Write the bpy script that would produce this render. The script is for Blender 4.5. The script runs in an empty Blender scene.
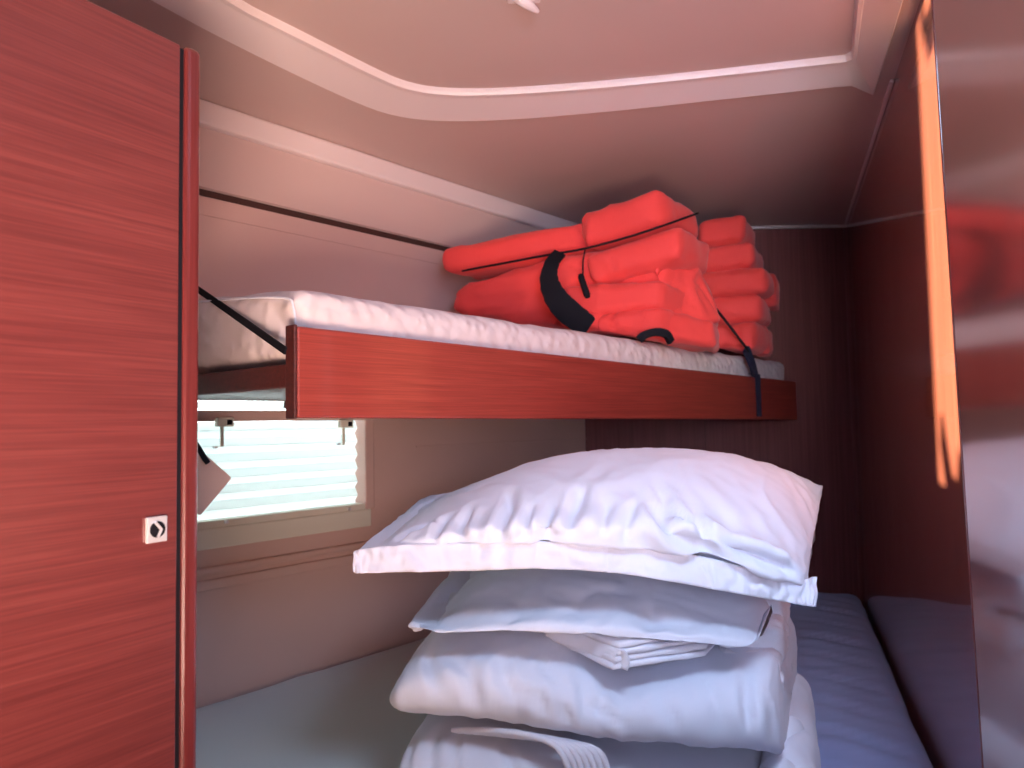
import bpy, bmesh, math, random
from mathutils import Vector, Matrix, noise

# ------------------------------------------------------------------ camera
F = 730.0
PITCH = math.atan(40 / 730.0)
ROLL = 0.018
EYE = 1.30
fwd = Vector((0, math.cos(PITCH), math.sin(PITCH)))
up0 = Vector((0, -math.sin(PITCH), math.cos(PITCH)))
rt0 = Vector((1, 0, 0))
rt = rt0 * math.cos(ROLL) - up0 * math.sin(ROLL)
up = up0 * math.cos(ROLL) + rt0 * math.sin(ROLL)
SC = bpy.context.scene
COL = SC.collection
cam_d = bpy.data.cameras.new('camera')
cam_d.sensor_width = 36.0
cam_d.lens = 36.0 * F / 1024.0
cam_d.clip_start = 0.02
cam_d.dof.use_dof = True
cam_d.dof.focus_distance = 1.15
cam_d.dof.aperture_fstop = 5.6
cam = bpy.data.objects.new('camera', cam_d)
COL.objects.link(cam)
R3 = Matrix((rt, up, -fwd)).transposed()
cam.matrix_world = Matrix.Translation((0, 0, EYE)) @ R3.to_4x4()
SC.camera = cam

# ------------------------------------------------------------------ light
W = bpy.data.worlds.new('sky')
SC.world = W
W.use_nodes = True
bg = W.node_tree.nodes['Background']
bg.inputs[0].default_value = (0.82, 0.95, 1.0, 1)
bg.inputs[1].default_value = 2.0

SUN_DIR = Vector((0.6, 0.8, -0.006)).normalized()


def lamp(name, kind, loc, target, energy, color, size=None, size_y=None, spread=None):
    d = bpy.data.lights.new(name, kind)
    d.energy = energy
    d.color = color
    if kind == 'AREA':
        d.shape = 'RECTANGLE'
        d.size = size
        d.size_y = size_y or size
        if spread: d.spread = spread
    o = bpy.data.objects.new(name, d)
    COL.objects.link(o)
    o.location = loc
    o.rotation_euler = (Vector(target) - Vector(loc)).to_track_quat('-Z', 'Y').to_euler()
    return o


sun = lamp('sun', 'SUN', (-3, -3, 2), Vector((-3, -3, 2)) + SUN_DIR, 160.0, (1.0, 1.0, 0.72))
sun.data.angle = math.radians(0.4)
# cool daylight falling in from the hatch overhead
lamp('hatch_daylight', 'AREA', (0.28, 0.26, 2.03), (0.40, 1.35, 0.80), 10.5, (0.52, 0.70, 1.0), 0.34, 0.30, math.radians(125))
lamp('cool_ambient_fill', 'AREA', (0.25, -0.5, 1.45), (1.0, 2.8, 1.8), 5.5, (0.66, 0.72, 1.0), 0.35, 0.5, math.radians(70))  # unseen area lamp added to lift the dark far right end with cool ambient
# added unseen lamp standing in for warm bounce off the sunlit cabin behind
lamp('warm_bounce_fill', 'AREA', (0.0, -0.35, 0.85), (-0.72, 1.5, 2.0), 13.0, (1.0, 0.68, 0.54), 0.4, 0.4, math.radians(76))
# daylight outside the hull window
lamp('window_daylight', 'AREA', (-1.05, 2.38, 1.55), (-0.57, 1.86, 1.2), 18.0, (0.86, 0.98, 1.0), 0.8, 0.6)

SC.view_settings.view_transform = 'Standard'
SC.view_settings.look = 'None'
SC.view_settings.exposure = -0.42
SC.view_settings.gamma = 1.0
SC.view_settings.use_curve_mapping = False
random.seed(4)


# ------------------------------------------------------------------ maths helpers
def ray(px, py):
    return fwd + rt * ((px - 512) / F) + up * ((384 - py) / F)


def at(px, py, Y):
    d = ray(px, py)
    return Vector((0, 0, EYE)) + d * (Y / d.y)


def atz(px, py, z):
    d = ray(px, py)
    return Vector((0, 0, EYE)) + d * ((z - EYE) / d.z)


def proj(p):
    v = p - Vector((0, 0, EYE))
    k = v.dot(fwd)
    return 512 + F * v.dot(rt) / k, 384 - F * v.dot(up) / k


def cr(vals, t):
    """catmull-rom through vals (floats), t in 0..len-1"""
    n = len(vals) - 1
    i = min(int(t), n - 1)
    f = t - i
    p1, p2 = vals[i], vals[i + 1]
    p0 = vals[i - 1] if i > 0 else 2 * p1 - p2
    p3 = vals[i + 2] if i + 2 <= n else 2 * p2 - p1
    return 0.5 * ((2 * p1) + (-p0 + p2) * f + (2 * p0 - 5 * p1 + 4 * p2 - p3) * f * f + (-p0 + 3 * p1 - 3 * p2 + p3) * f ** 3)


def nz(x, y, z=0.0):
    return noise.noise(Vector((x, y, z)))


# ------------------------------------------------------------------ materials
def nm(name):
    m = bpy.data.materials.new(name)
    m.use_nodes = True
    nt = m.node_tree
    return m, nt, nt.nodes['Principled BSDF']


def nd(nt, typ, **kw):
    n = nt.nodes.new(typ)
    for k, v in kw.items():
        if k.startswith('i_'):
            n.inputs[k[2:].replace('_', ' ')].default_value = v
        else:
            setattr(n, k, v)
    return n


def ramp(nt, fac, stops):
    r = nt.nodes.new('ShaderNodeValToRGB')
    while len(r.color_ramp.elements) < len(stops):
        r.color_ramp.elements.new(0.5)
    for e, (p, c) in zip(r.color_ramp.elements, stops):
        e.position = p
        e.color = (*c, 1)
    nt.links.new(fac, r.inputs[0])
    return r.outputs[0]


def wood(name, c1, c2, c3, rough=0.22, coat=0.8, scale=1.0, vertical=False, tilt=0.0, spec=0.5, coat_rough=0.08):
    m, nt, b = nm(name)
    tc = nd(nt, 'ShaderNodeTexCoord')
    mp = nd(nt, 'ShaderNodeMapping')
    s = (2.6 * scale, 80 * scale, 110 * scale)
    if vertical: s = (70 * scale, 60 * scale, 2.2 * scale)
    mp.inputs['Scale'].default_value = s
    mp.inputs['Rotation'].default_value = (0, tilt, 0)
    nt.links.new(tc.outputs['Object'], mp.inputs[0])
    n1 = nd(nt, 'ShaderNodeTexNoise', i_Scale=1.0, i_Detail=7.0, i_Roughness=0.62, i_Distortion=0.5)
    nt.links.new(mp.outputs[0], n1.inputs['Vector'])
    col = ramp(nt, n1.outputs[0], [(0.28, c1), (0.5, c2), (0.74, c3)])
    mp2 = nd(nt, 'ShaderNodeMapping')
    mp2.inputs['Scale'].default_value = tuple(v * (4 if v > 5 else 3) for v in s)
    mp2.inputs['Rotation'].default_value = (0, tilt, 0)
    nt.links.new(tc.outputs['Object'], mp2.inputs[0])
    n2 = nd(nt, 'ShaderNodeTexNoise', i_Scale=1.0, i_Detail=3.0)
    nt.links.new(mp2.outputs[0], n2.inputs['Vector'])
    f2 = ramp(nt, n2.outputs[0], [(0.35, (0.74, 0.74, 0.74)), (0.62, (1.08, 1.08, 1.08))])
    mx = nd(nt, 'ShaderNodeMix', data_type='RGBA', blend_type='MULTIPLY')
    mx.inputs[0].default_value = 0.75
    nt.links.new(col, mx.inputs[6])
    nt.links.new(f2, mx.inputs[7])
    nt.links.new(mx.outputs[2], b.inputs['Base Color'])
    b.inputs['Roughness'].default_value = rough
    b.inputs['Coat Weight'].default_value = coat
    b.inputs['Coat Roughness'].default_value = coat_rough
    b.inputs['Specular IOR Level'].default_value = spec
    return m


def plain(name, c, rough=0.6, metal=0.0, var=0.0, vscale=4.0, bump=0.0, bscale=200.0, spec=0.4, sheen=0.0):
    m, nt, b = nm(name)
    tc = nd(nt, 'ShaderNodeTexCoord')
    n = nd(nt, 'ShaderNodeTexNoise', i_Scale=vscale, i_Detail=4.0)
    nt.links.new(tc.outputs['Object'], n.inputs['Vector'])
    a = tuple(x * (1 - var) for x in c)
    z = tuple(min(1, x * (1 + var)) for x in c)
    nt.links.new(ramp(nt, n.outputs[0], [(0.3, a), (0.7, z)]), b.inputs['Base Color'])
    b.inputs['Roughness'].default_value = rough
    b.inputs['Metallic'].default_value = metal
    b.inputs['Specular IOR Level'].default_value = spec
    b.inputs['Sheen Weight'].default_value = sheen
    if bump:
        n2 = nd(nt, 'ShaderNodeTexNoise', i_Scale=bscale, i_Detail=3.0)
        nt.links.new(tc.outputs['Object'], n2.inputs['Vector'])
        bp = nd(nt, 'ShaderNodeBump', i_Strength=bump, i_Distance=0.002)
        nt.links.new(n2.outputs[0], bp.inputs['Height'])
        nt.links.new(bp.outputs[0], b.inputs['Normal'])
    return m


def cloth(name, c, bump=0.5, scale=9.0, dist=0.006, stretch=(1, 1, 1), rot=0.0, rough=0.85, detail=4.0):
    """woven cotton: soft crumple relief plus a fine weave"""
    m, nt, b = nm(name)
    tc = nd(nt, 'ShaderNodeTexCoord')
    mp = nd(nt, 'ShaderNodeMapping')
    mp.inputs['Scale'].default_value = stretch
    mp.inputs['Rotation'].default_value = (0, 0, rot)
    nt.links.new(tc.outputs['Object'], mp.inputs[0])
    n1 = nd(nt, 'ShaderNodeTexNoise', i_Scale=scale, i_Detail=detail, i_Distortion=0.8)
    n1.noise_type = 'RIDGED_MULTIFRACTAL' if hasattr(n1, 'noise_type') else n1.noise_type
    nt.links.new(mp.outputs[0], n1.inputs['Vector'])
    n2 = nd(nt, 'ShaderNodeTexNoise', i_Scale=700.0, i_Detail=1.0)
    nt.links.new(tc.outputs['Object'], n2.inputs['Vector'])
    bp = nd(nt, 'ShaderNodeBump', i_Strength=bump, i_Distance=dist)
    nt.links.new(n1.outputs[0], bp.inputs['Height'])
    bp2 = nd(nt, 'ShaderNodeBump', i_Strength=0.15, i_Distance=0.0006)
    nt.links.new(n2.outputs[0], bp2.inputs['Height'])
    nt.links.new(bp.outputs[0], bp2.inputs['Normal'])
    nt.links.new(bp2.outputs[0], b.inputs['Normal'])
    b.inputs['Base Color'].default_value = (*c, 1)
    b.inputs['Roughness'].default_value = rough
    b.inputs['Sheen Weight'].default_value = 0.15
    b.inputs['Specular IOR Level'].default_value = 0.25
    return m


M = {}
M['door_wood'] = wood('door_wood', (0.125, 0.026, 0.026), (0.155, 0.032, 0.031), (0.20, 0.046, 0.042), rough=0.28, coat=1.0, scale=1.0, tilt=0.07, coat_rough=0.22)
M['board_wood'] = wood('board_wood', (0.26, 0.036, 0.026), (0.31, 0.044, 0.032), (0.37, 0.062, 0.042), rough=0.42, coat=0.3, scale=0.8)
M['wall_wood'] = wood('wall_wood', (0.28, 0.070, 0.046), (0.31, 0.082, 0.053), (0.35, 0.096, 0.062), rough=0.25, coat=1.0, scale=0.5, vertical=True, coat_rough=0.05)
M['back_wood'] = wood('back_wood', (0.180, 0.056, 0.058), (0.186, 0.059, 0.061), (0.192, 0.063, 0.065), rough=0.6, coat=0.0, spec=0.25, scale=0.4, vertical=True)
M['dark_wood'] = wood('dark_wood', (0.045, 0.008, 0.007), (0.075, 0.012, 0.010), (0.11, 0.02, 0.016), rough=0.5, coat=0.05)
M['lip_wood'] = wood('lip_wood', (0.11, 0.018, 0.018), (0.14, 0.022, 0.022), (0.17, 0.03, 0.028), rough=0.3, coat=0.8, vertical=True)
M['floor_wood'] = wood('floor_wood', (0.30, 0.14, 0.07), (0.40, 0.20, 0.10), (0.50, 0.26, 0.14), rough=0.4, coat=0.3)
M['liner'] = plain('liner', (0.62, 0.47, 0.44), rough=0.5, var=0.03, vscale=2.0)
M['liner_ring'] = plain('liner_ring', (0.80, 0.70, 0.70), rough=0.4, var=0.02)
M['hull_vinyl'] = plain('hull_vinyl', (0.66, 0.46, 0.41), rough=0.55, var=0.04, vscale=2.5, bump=0.1, bscale=400)
M['cream_frame'] = plain('cream_frame', (0.78, 0.76, 0.66), rough=0.35, var=0.02)
M['black'] = plain('black', (0.008, 0.008, 0.012), rough=0.8, var=0.2, spec=0.15)
M['seam_dark'] = plain('seam_dark', (0.06, 0.025, 0.02), rough=0.7)
M['navy'] = plain('navy', (0.018, 0.02, 0.05), rough=0.7, var=0.2, bump=0.3, bscale=500)
M['chrome'] = plain('chrome', (0.86, 0.87, 0.90), rough=0.3, metal=0.55)
M['white_cotton'] = cloth('white_cotton', (0.80, 0.81, 0.90), bump=0.5, scale=11, dist=0.004)
M['duvet_cotton'] = cloth('duvet_cotton', (0.79, 0.81, 0.91), bump=0.6, scale=10, dist=0.006, stretch=(1.6, 1, 0.7))
M['duvet_edge'] = cloth('duvet_edge', (0.78, 0.77, 0.84), bump=0.3, scale=14, dist=0.003)
M['hem_cotton'] = cloth('hem_cotton', (0.79, 0.79, 0.88), bump=0.8, scale=16, dist=0.004, stretch=(2.2, 1, 0.5))
M['blue_fabric'] = cloth('blue_fabric', (0.40, 0.46, 0.76), bump=0.45, scale=3.2, dist=0.012, stretch=(1, 2.6, 1), rot=0.5, rough=0.6, detail=2.0)
M['grey_fabric'] = cloth('grey_fabric', (0.62, 0.71, 0.74), bump=0.08, scale=4, dist=0.004, rough=0.7)
M['orange'] = cloth('orange', (0.84, 0.066, 0.060), bump=0.8, scale=16, dist=0.004, rough=0.75)
M['slat'] = None
# quilted ticking of the upper mattress
m, nt, b = nm('ticking')
tc = nd(nt, 'ShaderNodeTexCoord')
vo = nd(nt, 'ShaderNodeTexVoronoi', i_Scale=42.0)
vo.feature = 'SMOOTH_F1'
nt.links.new(tc.outputs['Object'], vo.inputs['Vector'])
bp = nd(nt, 'ShaderNodeBump', i_Strength=0.9, i_Distance=0.008)
bp.invert = True
nt.links.new(vo.outputs['Distance'], bp.inputs['Height'])
nt.links.new(bp.outputs[0], b.inputs['Normal'])
b.inputs['Base Color'].default_value = (0.72, 0.62, 0.62, 1)
b.inputs['Roughness'].default_value = 0.8
M['ticking'] = m
# translucent pleats of the window blind
m, nt, b = nm('blind_slat')
b.inputs['Base Color'].default_value = (0.85, 0.92, 0.92, 1)
b.inputs['Roughness'].default_value = 0.5
tr = nd(nt, 'ShaderNodeBsdfTranslucent')
tr.inputs[0].default_value = (0.93, 0.96, 0.95, 1)
mx = nd(nt, 'ShaderNodeMixShader')
mx.inputs[0].default_value = 0.7
nt.links.new(b.outputs[0], mx.inputs[1])
nt.links.new(tr.outputs[0], mx.inputs[2])
nt.links.new(mx.outputs[0], nt.nodes['Material Output'].inputs[0])
M['slat'] = m
m, nt, b = nm('window_glass')
b.inputs['Base Color'].default_value = (0.95, 1, 1, 1)
b.inputs['Transmission Weight'].default_value = 1.0
b.inputs['Roughness'].default_value = 0.25
b.inputs['IOR'].default_value = 1.1
M['glass'] = m


# ------------------------------------------------------------------ object helpers
def ob(name, me, mat, parent=None, smooth=False, matrix=None):
    if isinstance(me, bmesh.types.BMesh):
        bmesh.ops.recalc_face_normals(me, faces=me.faces)
        d = bpy.data.meshes.new(name)
        me.to_mesh(d)
        me.free()
        me = d
    o = bpy.data.objects.new(name, me)
    COL.objects.link(o)
    if mat: me.materials.append(M[mat])
    if smooth: me.polygons.foreach_set('use_smooth', [True] * len(me.polygons))
    if matrix is not None: o.matrix_world = matrix
    if parent:
        o.parent = parent
        if parent.type == 'EMPTY':
            o.matrix_parent_inverse = Matrix.Translation(parent.location).inverted()
        else:
            o.matrix_parent_inverse = parent.matrix_basis.inverted()
            if parent.parent: o.matrix_parent_inverse = parent.matrix_basis.inverted()
    return o


def thing(name, label, cat, loc, group=None):
    o = bpy.data.objects.new(name, None)
    o.empty_display_size = 0.05
    COL.objects.link(o)
    o.location = loc
    tag(o, label, cat, group)
    return o


def tag(o, label, cat, group=None):
    o['label'] = label
    o['category'] = cat
    if group: o['group'] = group
    return o


def struct(name, me, mat, parent=None, **k):
    o = ob(name, me, mat, parent, **k)
    if not parent: o['kind'] = 'structure'
    return o


def box_bm(x0, x1, y0, y1, z0, z1, bev=0.0, seg=2):
    bm = bmesh.new()
    bmesh.ops.create_cube(bm, size=1)
    for v in bm.verts:
        v.co = Vector(((x0 + x1) / 2 + v.co.x * (x1 - x0), (y0 + y1) / 2 + v.co.y * (y1 - y0), (z0 + z1) / 2 + v.co.z * (z1 - z0)))
    if bev: bmesh.ops.bevel(bm, geom=list(bm.edges), offset=bev, segments=seg, affect='EDGES', profile=0.5)
    return bm


def prism_bm(poly, z0, z1, bev=0.0):
    bm = bmesh.new()
    lo = [bm.verts.new((p[0], p[1], z0)) for p in poly]
    hi = [bm.verts.new((p[0], p[1], z1)) for p in poly]
    n = len(poly)
    bm.faces.new(lo[::-1])
    bm.faces.new(hi)
    for i in range(n):
        bm.faces.new((lo[i], lo[(i + 1) % n], hi[(i + 1) % n], hi[i]))
    if bev: bmesh.ops.bevel(bm, geom=list(bm.edges), offset=bev, segments=2, affect='EDGES', profile=0.5)
    return bm


def frame_m(origin, d):
    """local x along d (plan direction), y to its left, z up"""
    d = Vector((d[0], d[1], 0)).normalized()
    n = Vector((-d.y, d.x, 0))
    return Matrix(((d.x, n.x, 0, origin[0]), (d.y, n.y, 0, origin[1]), (0, 0, 1, origin[2]), (0, 0, 0, 1)))


def tube_bm(pts, r, n=8, flat=None, bm=None):
    """tube along pts; flat=(width, thickness, normal) makes a strap"""
    bm = bm or bmesh.new()
    rings = []
    for i, p in enumerate(pts):
        t = (pts[min(i + 1, len(pts) - 1)] - pts[max(i - 1, 0)]).normalized()
        if flat:
            nn = flat[2]
            fw = flat[0][i * (len(flat[0]) - 1) // (len(pts) - 1)] if isinstance(flat[0], (list, tuple)) else flat[0]
            s = t.cross(nn).normalized()
            q = s.cross(t).normalized()
            a, b_ = fw / 2, flat[1] / 2
            ring = [p + s * (a * sx) + q * (b_ * sy) for sx, sy in ((-1, -1), (1, -1), (1, 1), (-1, 1))]
        else:
            s = t.orthogonal().normalized() if abs(t.z) > 0.95 else t.cross(Vector((0, 0, 1))).normalized()
            q = s.cross(t).normalized()
            rr = r[i] if isinstance(r, (list, tuple)) else r
            ring = [p + s * (rr * math.cos(2 * math.pi * k / n)) + q * (rr * math.sin(2 * math.pi * k / n)) for k in range(n)]
        rings.append([bm.verts.new(c) for c in ring])
    for a, b_ in zip(rings, rings[1:]):
        m_ = len(a)
        for k in range(m_):
            bm.faces.new((a[k], a[(k + 1) % m_], b_[(k + 1) % m_], b_[k]))
    bm.faces.new(rings[0])
    bm.faces.new(rings[-1][::-1])
    return bm


def smooth_path(pts, n=6):
    out = []
    for i in range((len(pts) - 1) * n + 1):
        t = i / n
        out.append(Vector([cr([p[k] for p in pts], t) for k in range(3)]))
    return out


def softbox_bm(c, r=0.03, seg=(24, 10, 8), puff=0.0, amp=0.0, ns=6.0, seed=0.0, fine=0.0, creases=None):
    """soft block between 8 corners: c = [bottom 4, top 4], each (front-left, front-right, back-right, back-left)"""
    c = [Vector(p) for p in c]
    L = ((c[1] - c[0]).length + (c[5] - c[4]).length) / 2
    D = ((c[3] - c[0]).length + (c[2] - c[1]).length) / 2
    H = ((c[4] - c[0]).length + (c[6] - c[2]).length) / 2
    hx, hy, hz = L / 2, D / 2, H / 2
    r = min(r, hx * .98, hy * .98, hz * .98)
    bm = bmesh.new()
    cache = {}

    def P(u, v, w):
        key = (round(u, 5), round(v, 5), round(w, 5))
        if key in cache: return cache[key]
        p = Vector((u * hx, v * hy, w * hz))
        q = Vector((max(-hx + r, min(hx - r, p.x)), max(-hy + r, min(hy - r, p.y)), max(-hz + r, min(hz - r, p.z))))
        d = p - q
        if d.length > 1e-9:
            n_ = d.normalized()
            p = q + n_ * r
        else:
            n_ = Vector((0, 0, 1))
        a = puff * (1 - u * u) * (1 - v * v) if abs(w) > 0.99 else 0
        if abs(v) > .99: p.y += math.copysign(puff * (1 - u * u) * (1 - w * w), v)
        if abs(u) > .99: p.x += math.copysign(puff * (1 - v * v) * (1 - w * w), u)
        p.z += math.copysign(a, w)
        uu, vv, ww = (p.x / hx + 1) / 2, (p.y / hy + 1) / 2, (p.z / hz + 1) / 2
        lo = c[0].lerp(c[1], uu).lerp(c[3].lerp(c[2], uu), vv)
        hi = c[4].lerp(c[5], uu).lerp(c[7].lerp(c[6], uu), vv)
        vtx = bm.verts.new(lo.lerp(hi, ww))
        cache[key] = vtx
        return vtx

    def sp(n_):  # denser near the ends, for the rounding
        return [math.sin((i / n_ - .5) * math.pi) * .55 + (2 * i / n_ - 1) * .45 for i in range(n_ + 1)]
    U, V, Wd = sp(seg[0]), sp(seg[1]), sp(seg[2])
    for w in (-1, 1):
        for i in range(seg[0]):
            for j in range(seg[1]):
                bm.faces.new((P(U[i], V[j], w), P(U[i + 1], V[j], w), P(U[i + 1], V[j + 1], w), P(U[i], V[j + 1], w)))
    for v in (-1, 1):
        for i in range(seg[0]):
            for j in range(seg[2]):
                bm.faces.new((P(U[i], v, Wd[j]), P(U[i + 1], v, Wd[j]), P(U[i + 1], v, Wd[j + 1]), P(U[i], v, Wd[j + 1])))
    for u in (-1, 1):
        for i in range(seg[1]):
            for j in range(seg[2]):
                bm.faces.new((P(u, V[i], Wd[j]), P(u, V[i + 1], Wd[j]), P(u, V[i + 1], Wd[j + 1]), P(u, V[i], Wd[j + 1])))
    bmesh.ops.recalc_face_normals(bm, faces=bm.faces)
    bm.normal_update()
    rough_up(bm, amp, ns, seed, fine, creases)
    return bm


def rough_up(bm, amp, ns, seed=0.0, fine=0.0, creases=None, fold=0.0, fx=28.0):
    """cloth relief: soft folds from ridged noise, and creases = [(polyline, width, depth)]"""
    bm.normal_update()
    mv = []
    for v in bm.verts:
        p = v.co * ns + Vector((seed, seed * 1.7, -seed))
        q = p + noise.noise_vector(p * 0.7) * 0.7
        d = 0.0
        if amp:
            d += amp * (0.5 - abs(noise.noise(q)) * 2.0)
        if fine:
            d += fine * (0.4 - abs(noise.noise(q * 3.1 + Vector((3, 1, 7)))) * 2)
        if fold and v.normal.y < 0.3:
            qx = v.co.x * fx + noise.noise(v.co * 5.0) * 1.6
            k = noise.noise(Vector((qx, v.co.y * 5.0 + seed, v.co.z * 9.0)))
            d += fold * (0.35 - abs(k) * 1.8) * min(1.0, 0.35 + abs(v.normal.y))
        for (pl, w, dep) in (creases or ()):
            best, bt = 9.0, 0.0
            n_ = len(pl) - 1
            for i in range(n_):
                a, b_ = pl[i], pl[i + 1]
                ab = b_ - a
                t = max(0, min(1, (v.co - a).dot(ab) / max(1e-9, ab.length_squared)))
                dd = (v.co - (a + ab * t)).length
                if dd < best: best, bt = dd, (i + t) / n_
            if best < 4 * w:
                x = best / w
                env = min(1.0, 4 * bt + .15, 4 * (1 - bt) + .15)
                d += dep * env * (-math.exp(-x * x) + 0.45 * math.exp(-(x - 1.9) ** 2))
        mv.append((v, v.normal * d))
    for v, d in mv: v.co += d


def place_creases(bm, lst, Ymax=9):
    """turn creases drawn on the photograph's view into lines lying on the front of the cloth"""
    vs = [(v.co.copy(), proj(v.co)) for v in bm.verts if v.normal.dot(v.co - Vector((0, 0, EYE))) < 0.0]
    out = []
    for pts, w, dep in lst:
        pl = []
        for a, b_ in zip(pts, pts[1:]):
            for k in range(4):
                pl.append((a[0] + (b_[0] - a[0]) * k / 4, a[1] + (b_[1] - a[1]) * k / 4))
        pl.append(pts[-1])
        pp = []
        for (x, y) in pl:
            bst = min(vs, key=lambda q: (q[1][0] - x) ** 2 + (q[1][1] - y) ** 2)
            pp.append(bst[0])
        out.append((pp, w, dep))
    return out


# ------------------------------------------------------------------ the cabin shell
HX, HK = -2.19, 0.87          # hull side: X = HX + HK * Y
WX, WK = 0.281, 0.369         # right bulkhead: X = WX + WK * Y
BY = 2.84                     # back bulkhead
CZ = 2.06                     # deckhead
HN = Vector((1, -HK, 0)).normalized()


def hull(Y, z, off=0.0):
    return Vector((HX + HK * Y, Y, z)) + HN * off


def hull_box(Y0, Y1, z0, z1, o0, o1, bev=0.0):
    """box lying along the hull side, from offset o0 to o1 inwards; local frame"""
    s = math.hypot(1, HK)
    return box_bm(0, (Y1 - Y0) * s, -o1, -o0, z0, z1, bev)


def hull_obj(fn, name, mat, Y0, Y1, z0, z1, o0, o1, bev=0.0, parent=None, smooth=False):
    p = hull(Y0, 0)
    return fn(name, hull_box(Y0, Y1, z0, z1, o0, o1, bev), mat, parent, matrix=frame_m(p, (HK, 1)))


struct('floor', box_bm(-3.0, 1.6, -1.2, 3.0, -0.05, 0.0), 'floor_wood')

# hull side, with the window opening
WY0, WY1, WZ0, WZ1 = 1.35, 2.044, 1.087, 1.40
s = math.hypot(1, HK)
bm = bmesh.new()
o_ = hull(-0.9, 0)
YE = BY + 0.03
for (a, b_, z0, z1) in ((-0.9, YE, 0, WZ0), (-0.9, YE, WZ1, 1.852), (-0.9, WY0, WZ0, WZ1), (WY1, YE, WZ0, WZ1), (-0.9, YE, 1.86, CZ + 0.1)):
    t = box_bm((a + 0.9) * s, (b_ + 0.9) * s, 0, 0.05, z0, z1)
    me = bpy.data.meshes.new('t'); t.to_mesh(me); t.free(); bm.from_mesh(me); bpy.data.meshes.remove(me)
struct('wall_left', bm, 'hull_vinyl', matrix=frame_m(o_, (HK, 1)))
hull_obj(struct, 'trim_1', 'seam_dark', -0.9, BY, 1.848, 1.864, -0.05, 0.004)
# upper hull lining that leans in a little above the dark joint
bm = bmesh.new()
pr = [(0.003, 1.863), (0.012, 1.867), (0.03, 2.0), (0.03, CZ), (-0.05, CZ), (-0.05, 1.863)]
A = [bm.verts.new(hull(-0.9, z, o)) for o, z in pr]
B = [bm.verts.new(hull(BY, z, o)) for o, z in pr]
for i in range(6):
    bm.faces.new((A[i], A[(i + 1) % 6], B[(i + 1) % 6], B[i]))
struct('trim_2', bm, 'liner')
hull_obj(struct, 'trim_3', 'liner_ring', -0.9, BY, 2.0, CZ, 0.02, 0.05, 0.008)
hull_obj(struct, 'trim_4', 'hull_vinyl', -0.9, BY, 1.803, 1.848, 0.0, 0.0025, 0.001)
# rounded mouldings running along the hull under the window
hull_obj(struct, 'trim_5', 'hull_vinyl', -0.9, BY, 0.967, 0.984, -0.002, 0.012, 0.005)
hull_obj(struct, 'trim_6', 'hull_vinyl', -0.9, BY, 0.93, 0.955, -0.002, 0.008, 0.004)
hull_obj(struct, 'trim_7', 'hull_vinyl', WY1 + 0.14, BY, 1.235, 1.24, -0.002, 0.003, 0.001)

# back bulkhead in two panels with a joint at the hidden right third
xa, xj, xb = HX + HK * BY - 0.02, 0.7465, WX + WK * BY + 0.02
struct('wall_back', box_bm(xa, xj - 0.0015, BY, BY + 0.03, 0, CZ + 0.02), 'back_wood')
struct('wall_back_panel', box_bm(xj + 0.0015, xb, BY, BY + 0.03, 0, CZ + 0.02), 'back_wood')
struct('trim_8', box_bm(xj - 0.003, xj + 0.003, BY + 0.002, BY + 0.02, 0, CZ), 'seam_dark')
struct('trim_9', box_bm(0.30, xb - 0.02, BY - 0.012, BY, CZ - 0.012, CZ, 0.003), 'liner_ring')
struct('trim_10', box_bm(xb - 0.035, xb - 0.02, BY - 0.012, BY, 0.6, CZ - 0.012, 0.003), 'back_wood')

# right bulkhead, varnished
p0 = (WX + WK * 1.06, 1.06, 0)
struct('wall_right', box_bm(0, (BY - 1.06) * math.hypot(1, WK), -0.03, 0, 0, CZ + 0.05), 'wall_wood', matrix=frame_m(p0, (WK, 1)))
p0 = (WX + WK * 1.6, 1.6, 0)
struct('trim_11', box_bm(0, (BY - 1.62) * math.hypot(1, WK), 0, 0.01, CZ - 0.008, CZ, 0.003), 'liner_ring', matrix=frame_m(p0, (WK, 1)))

struct('wall_right_rear', box_bm(0.80, 0.83, -0.9, 1.0, 0, CZ), 'wall_wood')
struct('wall_right_return', box_bm(0.70, 0.83, 1.0, 1.03, 0, CZ), 'wall_wood')
# unseen bulkhead added behind the camera to block sun, its slot shaping the strip
def back_to(p, Y):
    return p + SUN_DIR * ((Y - p.y) / SUN_DIR.y)
s1 = back_to(Vector((0.795, 1.395, 1.178)), -0.9)
s2 = back_to(Vector((0.708, 1.158, 1.178)), -0.9)
bm = bmesh.new()
for (a, b_, z0, z1) in ((-3.0, s1.x, 0, 2.4), (s2.x, 1.4, 0, 2.4), (s1.x, s2.x, 0, s1.z)):
    t = box_bm(a, b_, -0.93, -0.9, z0, z1)
    me = bpy.data.meshes.new('t'); t.to_mesh(me); t.free(); bm.from_mesh(me); bpy.data.meshes.remove(me)
struct('sun_slot_wall', bm, 'back_wood')

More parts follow.
